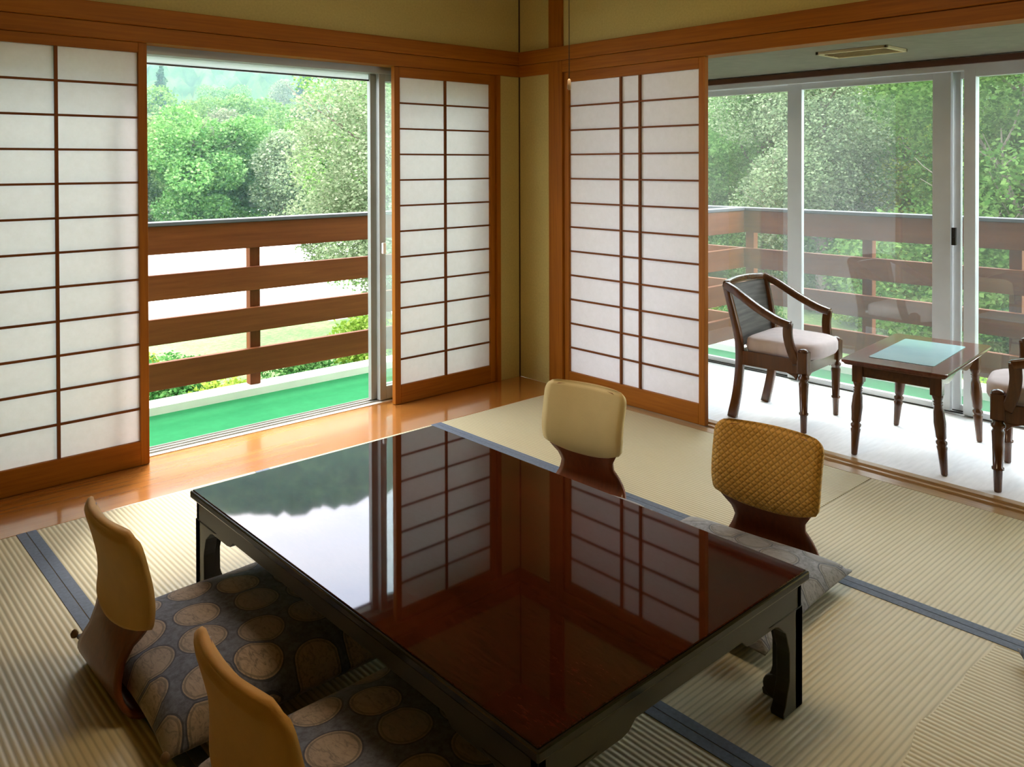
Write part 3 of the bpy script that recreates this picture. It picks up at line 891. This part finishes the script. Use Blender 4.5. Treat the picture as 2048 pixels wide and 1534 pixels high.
# ================================================================== PULL CORD LAMP
lamp = empty('ceiling_lamp', (-1.728, -2.068, 2.18), label='thin pull cord with a pale tag hanging from the ceiling lamp above the table', cat='lamp')
G().box(-.28, .28, -.28, .28, .02, .17).obj('lamp_shade', plain('lamp_wood_shade', (170, 130, 84)), lamp, .01)
m = bpy.data.materials.new('warm_diffuser'); m.use_nodes = True
b = m.node_tree.nodes['Principled BSDF']; b.inputs['Base Color'].default_value = (.8, .74, .6, 1)
b.inputs['Emission Color'].default_value = (1, .78, .5, 1); b.inputs['Emission Strength'].default_value = 1.35
G().box(-.26, .26, -.26, .26, .0, .02).box(-.285, -.281, -.24, .24, .045, .145).box(.281, .285, -.24, .24, .045, .145).box(-.24, .24, -.285, -.281, .045, .145).box(-.24, .24, .281, .285, .045, .145).obj('diffuser', m, lamp)
G().box(-.03, .03, -.03, .03, .17, .33).obj('ceiling_mount', plain('lamp_wood_shade', (170, 130, 84)), lamp)
G().lathe([(.0011, -.665), (.0011, .0)], (0, 0, 0), 8).obj('pull_cord', plain('dark_cord', (70, 56, 40)), lamp)
G().lathe([(.002, -.695), (.0052, -.692), (.0048, -.668), (.002, -.664)], (0, 0, 0), 10).obj('pull_tag', plain('pale_tag', (236, 206, 176), rough=.4), lamp)

# ================================================================== OUTDOORS
GZ = -3.3
CX, CY = CAM['X'], CAM['Y']
def pol(az, r): a = math.radians(az); return CX+r*math.sin(a), CY+r*math.cos(a)
def hill_h(r, az):
    if r < 80: return GZ
    t = r-80
    h = GZ + .045*t + .00125*t*t
    cap = 160+18*math.sin(math.radians(az)*5)+10*math.sin(math.radians(az)*13+1)
    k = 1/(1+math.exp(-(az-8)/30))
    return min(h, 1e9) if h < cap else cap+(h-cap)*.15
gm, nt, b, o_ = base_mat('meadow_grass')
n1 = noise(nt, coords(nt), .35, 5, .65); n2 = noise(nt, coords(nt), 9, 4, .7)
f = math_(nt, 'ADD', math_(nt, 'MULTIPLY', n1, .5), math_(nt, 'MULTIPLY', n2, .5))
nt.links.new(ramp(nt, [(.36, s2l((52, 78, 36))), (.5, s2l((80, 106, 52))), (.62, s2l((118, 134, 76)))], f), b.inputs['Base Color'])
b.inputs['Roughness'].default_value = .9
bump(nt, n2, .8, .08, b)
# ground sector
g = G(); vs = []; fs = []
azs = [-40+5*k for k in range(35)]; rs = [3, 10, 20, 40, 60, 84]
for r in rs:
    for a in azs: x, y = pol(a, r); vs.append((x, y, GZ))
n = len(azs)
for i in range(len(rs)-1):
    for j in range(n-1): a = i*n+j; fs.append((a, a+1, a+n+1, a+n))
g.add(vs, fs).obj('garden_ground', gm, kind='structure', fix=False, label='grassy ground far below the balcony')
# pale open ground (washed-out gravel lot) seen through the left railing
pg = plain('pale_gravel', (246, 246, 242), rough=.95, var=.04, vs=3, spec=.1)
g = G(); pts = []
for az in range(8, 35, 2): pts.append(pol(az, 25.2+.5*math.sin(az)))
for az in range(34, 7, -2): pts.append(pol(az, 56+1.5*math.sin(az*1.7)))
g.prism([(x, y) for x, y in pts], 'z', GZ, GZ+.04)
g.obj('gravel_lot', pg, label=None, kind='structure')
# forested hill
fm, nt, b, o_ = base_mat('forested_slope')
n1 = noise(nt, coords(nt), .12, 5, .7); n2 = noise(nt, coords(nt), .02, 3)
f = math_(nt, 'ADD', math_(nt, 'MULTIPLY', n1, .7), math_(nt, 'MULTIPLY', n2, .3))
nt.links.new(ramp(nt, [(.36, s2l((28, 48, 32))), (.5, s2l((46, 70, 44))), (.64, s2l((74, 98, 60)))], f), b.inputs['Base Color'])
b.inputs['Roughness'].default_value = 1; b.inputs['Specular IOR Level'].default_value = 0
vs = []; fs = []
NA, NR = 360, 130
rr = np.random.RandomState(3)
for i in range(NR):
    r = 84*(900/84)**(i/(NR-1))
    for j in range(NA):
        az = -40+170*j/(NA-1); x, y = pol(az, r); h = hill_h(r, az)
        j_ = 0 if i == 0 else min(1, (r-84)/60)*(rr.rand()*5.5-1)
        vs.append((x, y, h+j_))
for i in range(NR-1):
    for j in range(NA-1): a = i*NA+j; fs.append((a, a+1, a+NA+1, a+NA))
G().add(vs, fs, True).obj('forested_hill', fm, kind='structure', fix=False, label='hazy blue-green forested mountainside')

# ------------------------------------------------------------------ trees
def leaf_cloud(rs, blobs, n, size, flat=.5):
    """n small leaf quads scattered in the outer shell of ellipsoids (cx,cy,cz,rx,ry,rz)"""
    vol = np.array([b[3]*b[4]*b[5] for b in blobs])**.67; vol = vol/vol.sum()
    idx = rs.choice(len(blobs), n, p=vol); B = np.array(blobs)[idx]
    d = rs.normal(size=(n, 3)); d /= np.linalg.norm(d, axis=1)[:, None]
    rad = rs.uniform(.35, 1, n)**.45 + rs.normal(0, .05, n)
    c = B[:, :3]+d*B[:, 3:]*rad[:, None]
    u = rs.normal(size=(n, 3)); u[:, 2] *= flat; u /= np.linalg.norm(u, axis=1)[:, None]
    w = np.cross(u, rs.normal(size=(n, 3))); w /= np.linalg.norm(w, axis=1)[:, None]
    s = size*rs.uniform(.6, 1.3, n)[:, None]
    q = np.stack([c-u*s*.5, c+w*s*.32, c+u*s*.5, c-w*s*.32], 1).reshape(-1, 3)
    return q
def leaf_mesh(name, q, mat_):
    n = len(q)//4
    me = bpy.data.meshes.new(name)
    me.vertices.add(len(q)); me.vertices.foreach_set('co', q.astype(np.float32).ravel())
    me.loops.add(4*n); me.loops.foreach_set('vertex_index', np.arange(4*n, dtype=np.int32))
    me.polygons.add(n); me.polygons.foreach_set('loop_start', np.arange(0, 4*n, 4, dtype=np.int32)); me.polygons.foreach_set('loop_total', np.full(n, 4, dtype=np.int32))
    me.materials.append(mat_); me.update(); me.validate()
    return me
BARK = plain('grey_bark', (104, 96, 84), rough=.9, var=.2, vs=20)
def branches(rs, h, r0, spread, count=9, start=.3, levels=2):
    g = G()
    def limb(p, d, L, r, lev):
        pts = [p]; q = Vector(p); dd = Vector(d).normalized()
        for k in range(6):
            dd = (dd+Vector(rs.normal(0, .10, 3))+Vector((0, 0, .05))).normalized(); q = q+dd*L/6; pts.append(q.copy())
        g.sweep(pts, lambda t: [(r*(1-.8*t)*math.cos(a), r*(1-.8*t)*math.sin(a)) for a in (0, 1.26, 2.51, 3.77, 5.03)], up=(.3, .2, 1) if abs(dd.z) < .9 else (1, 0, 0))
        if lev > 0:
            for k in range(4):
                i = 2+k % 4; a = rs.uniform(0, 2*PI)
                limb(pts[i], dd+Vector((math.cos(a), math.sin(a), .3))*.9, L*.5, r*.45, lev-1)
    trunk = [Vector((0, 0, 0))]
    for k in range(8): trunk.append(trunk[-1]+Vector((rs.normal(0, .02)*h/8, rs.normal(0, .02)*h/8, h*.85/8)))
    g.sweep(trunk, lambda t: [(r0*(1-.75*t)*math.cos(a), r0*(1-.75*t)*math.sin(a)) for a in (0, .9, 1.8, 2.7, 3.6, 4.5, 5.4)], up=(1, 0, 0))
    for k in range(count):
        t = start+(1-start)*k/count; i = min(7, int(t*8)); a = rs.uniform(0, 2*PI)
        limb(trunk[i], (math.cos(a), math.sin(a), .75), spread*(1.1-.5*t), r0*.4*(1-.5*t), levels-1)
    return g
def tree_proto(name, seed, kind, leaf, n, size, h):
    rs = np.random.RandomState(seed); blobs = []
    if kind == 'round':
        for k in range(16):
            a = rs.uniform(0, 2*PI); rr_ = rs.uniform(0, .30)*h; z = rs.uniform(.34, .84)*h
            sz = rs.uniform(.11, .19)*h*(1.15-abs(z/h-.55)); blobs.append((rr_*math.cos(a), rr_*math.sin(a), z, sz, sz, sz*.8))
    elif kind == 'cone':
        for k in range(14):
            t = k/13; sz = (.20*(1-t)+.025)*h; blobs.append((rs.normal(0, .01*h), rs.normal(0, .01*h), (.14+.82*t)*h, sz, sz, .07*h))
    elif kind == 'low':
        for k in range(22):
            a = rs.uniform(0, 2*PI); rr_ = rs.uniform(0, .42)*h; z = (.08+.76*(k/21))*h; rr_ *= 1.1 if z < .4*h else 1
            sz = rs.uniform(.13, .2)*h; blobs.append((rr_*math.cos(a), rr_*math.sin(a), z, sz, sz, sz*.8))
    elif kind == 'bush':
        for k in range(9):
            a = rs.uniform(0, 2*PI); rr_ = rs.uniform(0, .5)*h; sz = rs.uniform(.25, .42)*h
            blobs.append((rr_*math.cos(a), rr_*math.sin(a), sz*.9+rs.uniform(0, .25)*h, sz, sz, sz))
    root = empty(name)
    fo = bpy.data.objects.new('foliage', leaf_mesh('foliage', leaf_cloud(rs, blobs, n, size), leaf)); sc.collection.objects.link(fo); fo.parent = root
    if kind != 'bush':
        branches(rs, h, .022*h, .36*h, 10 if kind != 'cone' else 4, .25, 2 if n > 15000 else 1).obj('trunk', BARK, root, fix=False)
    return root
LG = leafmat('fresh_green_leaves', (84, 128, 60), (120, 164, 88), (164, 196, 124))
LM = leafmat('mid_green_leaves', (58, 98, 48), (88, 132, 66), (124, 162, 92))
LD = leafmat('dark_green_needles', (34, 62, 44), (50, 84, 54), (76, 108, 70))
LP = leafmat('pale_grey_green_leaves', (110, 134, 96), (146, 166, 124), (184, 196, 158))
LY = leafmat('yellow_green_leaves', (120, 150, 50), (158, 184, 74), (194, 210, 106))
protos = {}
def place(kind, az, r, s, z=None, rz=None, lab=None, cat='tree', group=None, args=None, name='tree'):
    x, y = pol(az, r)
    if z is None: z = hill_h(r, az)-.3 if r > 80 else GZ
    if kind not in protos:
        protos[kind] = o = tree_proto(name, *args)
    else: o = copy_tree(protos[kind])
    o.location = (x, y, z); o.scale = (s, s, s); o.rotation_euler = (0, 0, rnd.uniform(0, 6) if rz is None else rz)
    o['label'] = lab; o['category'] = cat
    if group: o['group'] = group
    elif 'group' in o: del o['group']
    return o
A_far = dict(
    far_light=(11, 'low', LG, 22000, .27, 10), far_mid=(12, 'low', LM, 22000, .27, 10), far_pale=(13, 'low', LP, 18000, .27, 10), far_cone=(14, 'cone', LD, 14000, .3, 13),
    near_light=(21, 'low', LG, 70000, .11, 9), near_mid=(22, 'low', LM, 70000, .11, 9), near_pale=(23, 'round', LP, 45000, .085, 8), near_yel=(24, 'low', LY, 50000, .11, 8),
    bush=(31, 'bush', LM, 7000, .07, 1.4), bushy=(32, 'bush', LY, 6000, .07, 1.2))
def T(kind, az, r, s, lab, group=None, **k):
    return place(kind, az, r, s, lab=lab, group=group, args=A_far[kind], name='shrub' if kind.startswith('bush') else ('conifer_tree' if kind == 'far_cone' else 'broadleaf_tree'), cat='shrub' if kind.startswith('bush') else 'tree', **k)
# woodland edge across the pale lot (left opening), two staggered fronts, then up the slope
gA = ('bushy tree in the front rank of the woods beyond the left railing', 'front rank of woodland trees')
for k in range(17): T(['far_light', 'far_mid', 'far_light', 'far_pale', 'far_light'][k % 5], 10+2.1*k+rnd.uniform(-.8, .8), 66+rnd.uniform(-4, 5), rnd.uniform(.74, .90), *gA)
gB = ('paler tree in the second rank of the woods, above the front rank', 'second rank of woodland trees')
for k in range(20): T(['far_light', 'far_light', 'far_pale'][k % 3], 9+1.8*k+rnd.uniform(-.8, .8), 92+rnd.uniform(-5, 8), rnd.uniform(1.0, 1.25), *gB)
gC = ('small hazy tree high on the lower slope of the mountain', 'hillside trees')
for k in range(56): T(['far_light', 'far_pale', 'far_cone', 'far_light', 'far_mid', 'far_light', 'far_light'][k % 7], 6+1.4*k+rnd.uniform(-.8, .8), rnd.uniform(112, 165), rnd.uniform(.7, 1.05), *gC)
# loose pale tree close to the balcony at the right side of the left opening
T('near_pale', 33.6, 17.5, .92, 'loose pale grey-green tree close to the balcony, right side of the garden opening')
T('near_light', 36.5, 30, 1.05, 'full light-green tree behind the loose pale tree')
T('near_light', 40.0, 33, 1.0, 'light-green tree hidden mostly behind the room corner')
# trees beyond the veranda windows
T('far_cone', 56.0, 52, .95, 'dark conifer behind the leftmost veranda pane')
T('near_light', 55.4, 36, .86, 'light-green tree low in the leftmost veranda pane')
T('near_light', 59.0, 33, 1.13, 'tall light-green tree behind the first window mullion')
T('near_pale', 62.8, 27, 1.18, 'pale open-crowned tree with visible limbs in the middle veranda pane')
T('near_mid', 65.0, 31, 1.10, 'mid-green tree filling the middle veranda pane')
T('near_yel', 69.3, 28, .86, 'yellow-green tree at the right of the middle veranda pane')
T('near_mid', 74.4, 21, 1.02, 'dense mid-green tree in the rightmost veranda pane')
T('near_mid', 79.5, 24, 1.05, 'dense mid-green tree past the right edge of the veranda view')
T('near_mid', 50.5, 40, 1.0, 'mid-green tree behind the shoji beside the veranda')
T('near_light', 62, 45, 1.05, 'light-green tree far back in the middle veranda pane')
T('near_light', 71.5, 42, 1.1, 'light-green tree far back behind the yellow-green one')
gD = ('rounded green shrub on the grass below the balcony railing', 'shrubs below the balcony')
for k in range(26):
    az = 15+2.6*k+rnd.uniform(-1, 1)
    if 36 > az: r = rnd.uniform(13, 17)
    else: r = rnd.uniform(14, 30)
    T(['bush', 'bushy', 'bush'][k % 3], az, r, rnd.uniform(.8, 1.5), *gD)
gE = ('yellow-green shrub crowded against the foot of the balcony', 'shrubs at the balcony foot')
for k in range(26): T('bushy', 14+.95*k, rnd.uniform(10.6, 13.6), rnd.uniform(.9, 1.3), *gE)

# ------------------------------------------------------------------ haze over the valley
hz = bpy.data.materials.new('valley_haze'); hz.use_nodes = True
nt = hz.node_tree; nt.nodes.clear()
out = nt.nodes.new('ShaderNodeOutputMaterial'); vsn = nt.nodes.new('ShaderNodeVolumeScatter')
vsn.inputs['Color'].default_value = (.46, .76, .78, 1); vsn.inputs['Density'].default_value = .0013
nt.links.new(vsn.outputs[0], out.inputs['Volume'])
vs = []; az2 = [-38+8*k for k in range(21)]
for r in (38, 880):
    for z in (GZ-2, 75):
        for a in az2: x, y = pol(a, r); vs.append((x, y, z))
n = len(az2); fs = []
def q(k, j): return k*n+j
for j in range(n-1):
    fs += [(q(0, j), q(0, j+1), q(1, j+1), q(1, j)), (q(2, j), q(3, j), q(3, j+1), q(2, j+1)), (q(0, j), q(2, j), q(2, j+1), q(0, j+1)), (q(1, j), q(1, j+1), q(3, j+1), q(3, j))]
for j in (0, n-1): fs.append((q(0, j), q(1, j), q(3, j), q(2, j)))
G().add(vs, fs).obj('valley_haze', hz, kind='stuff')
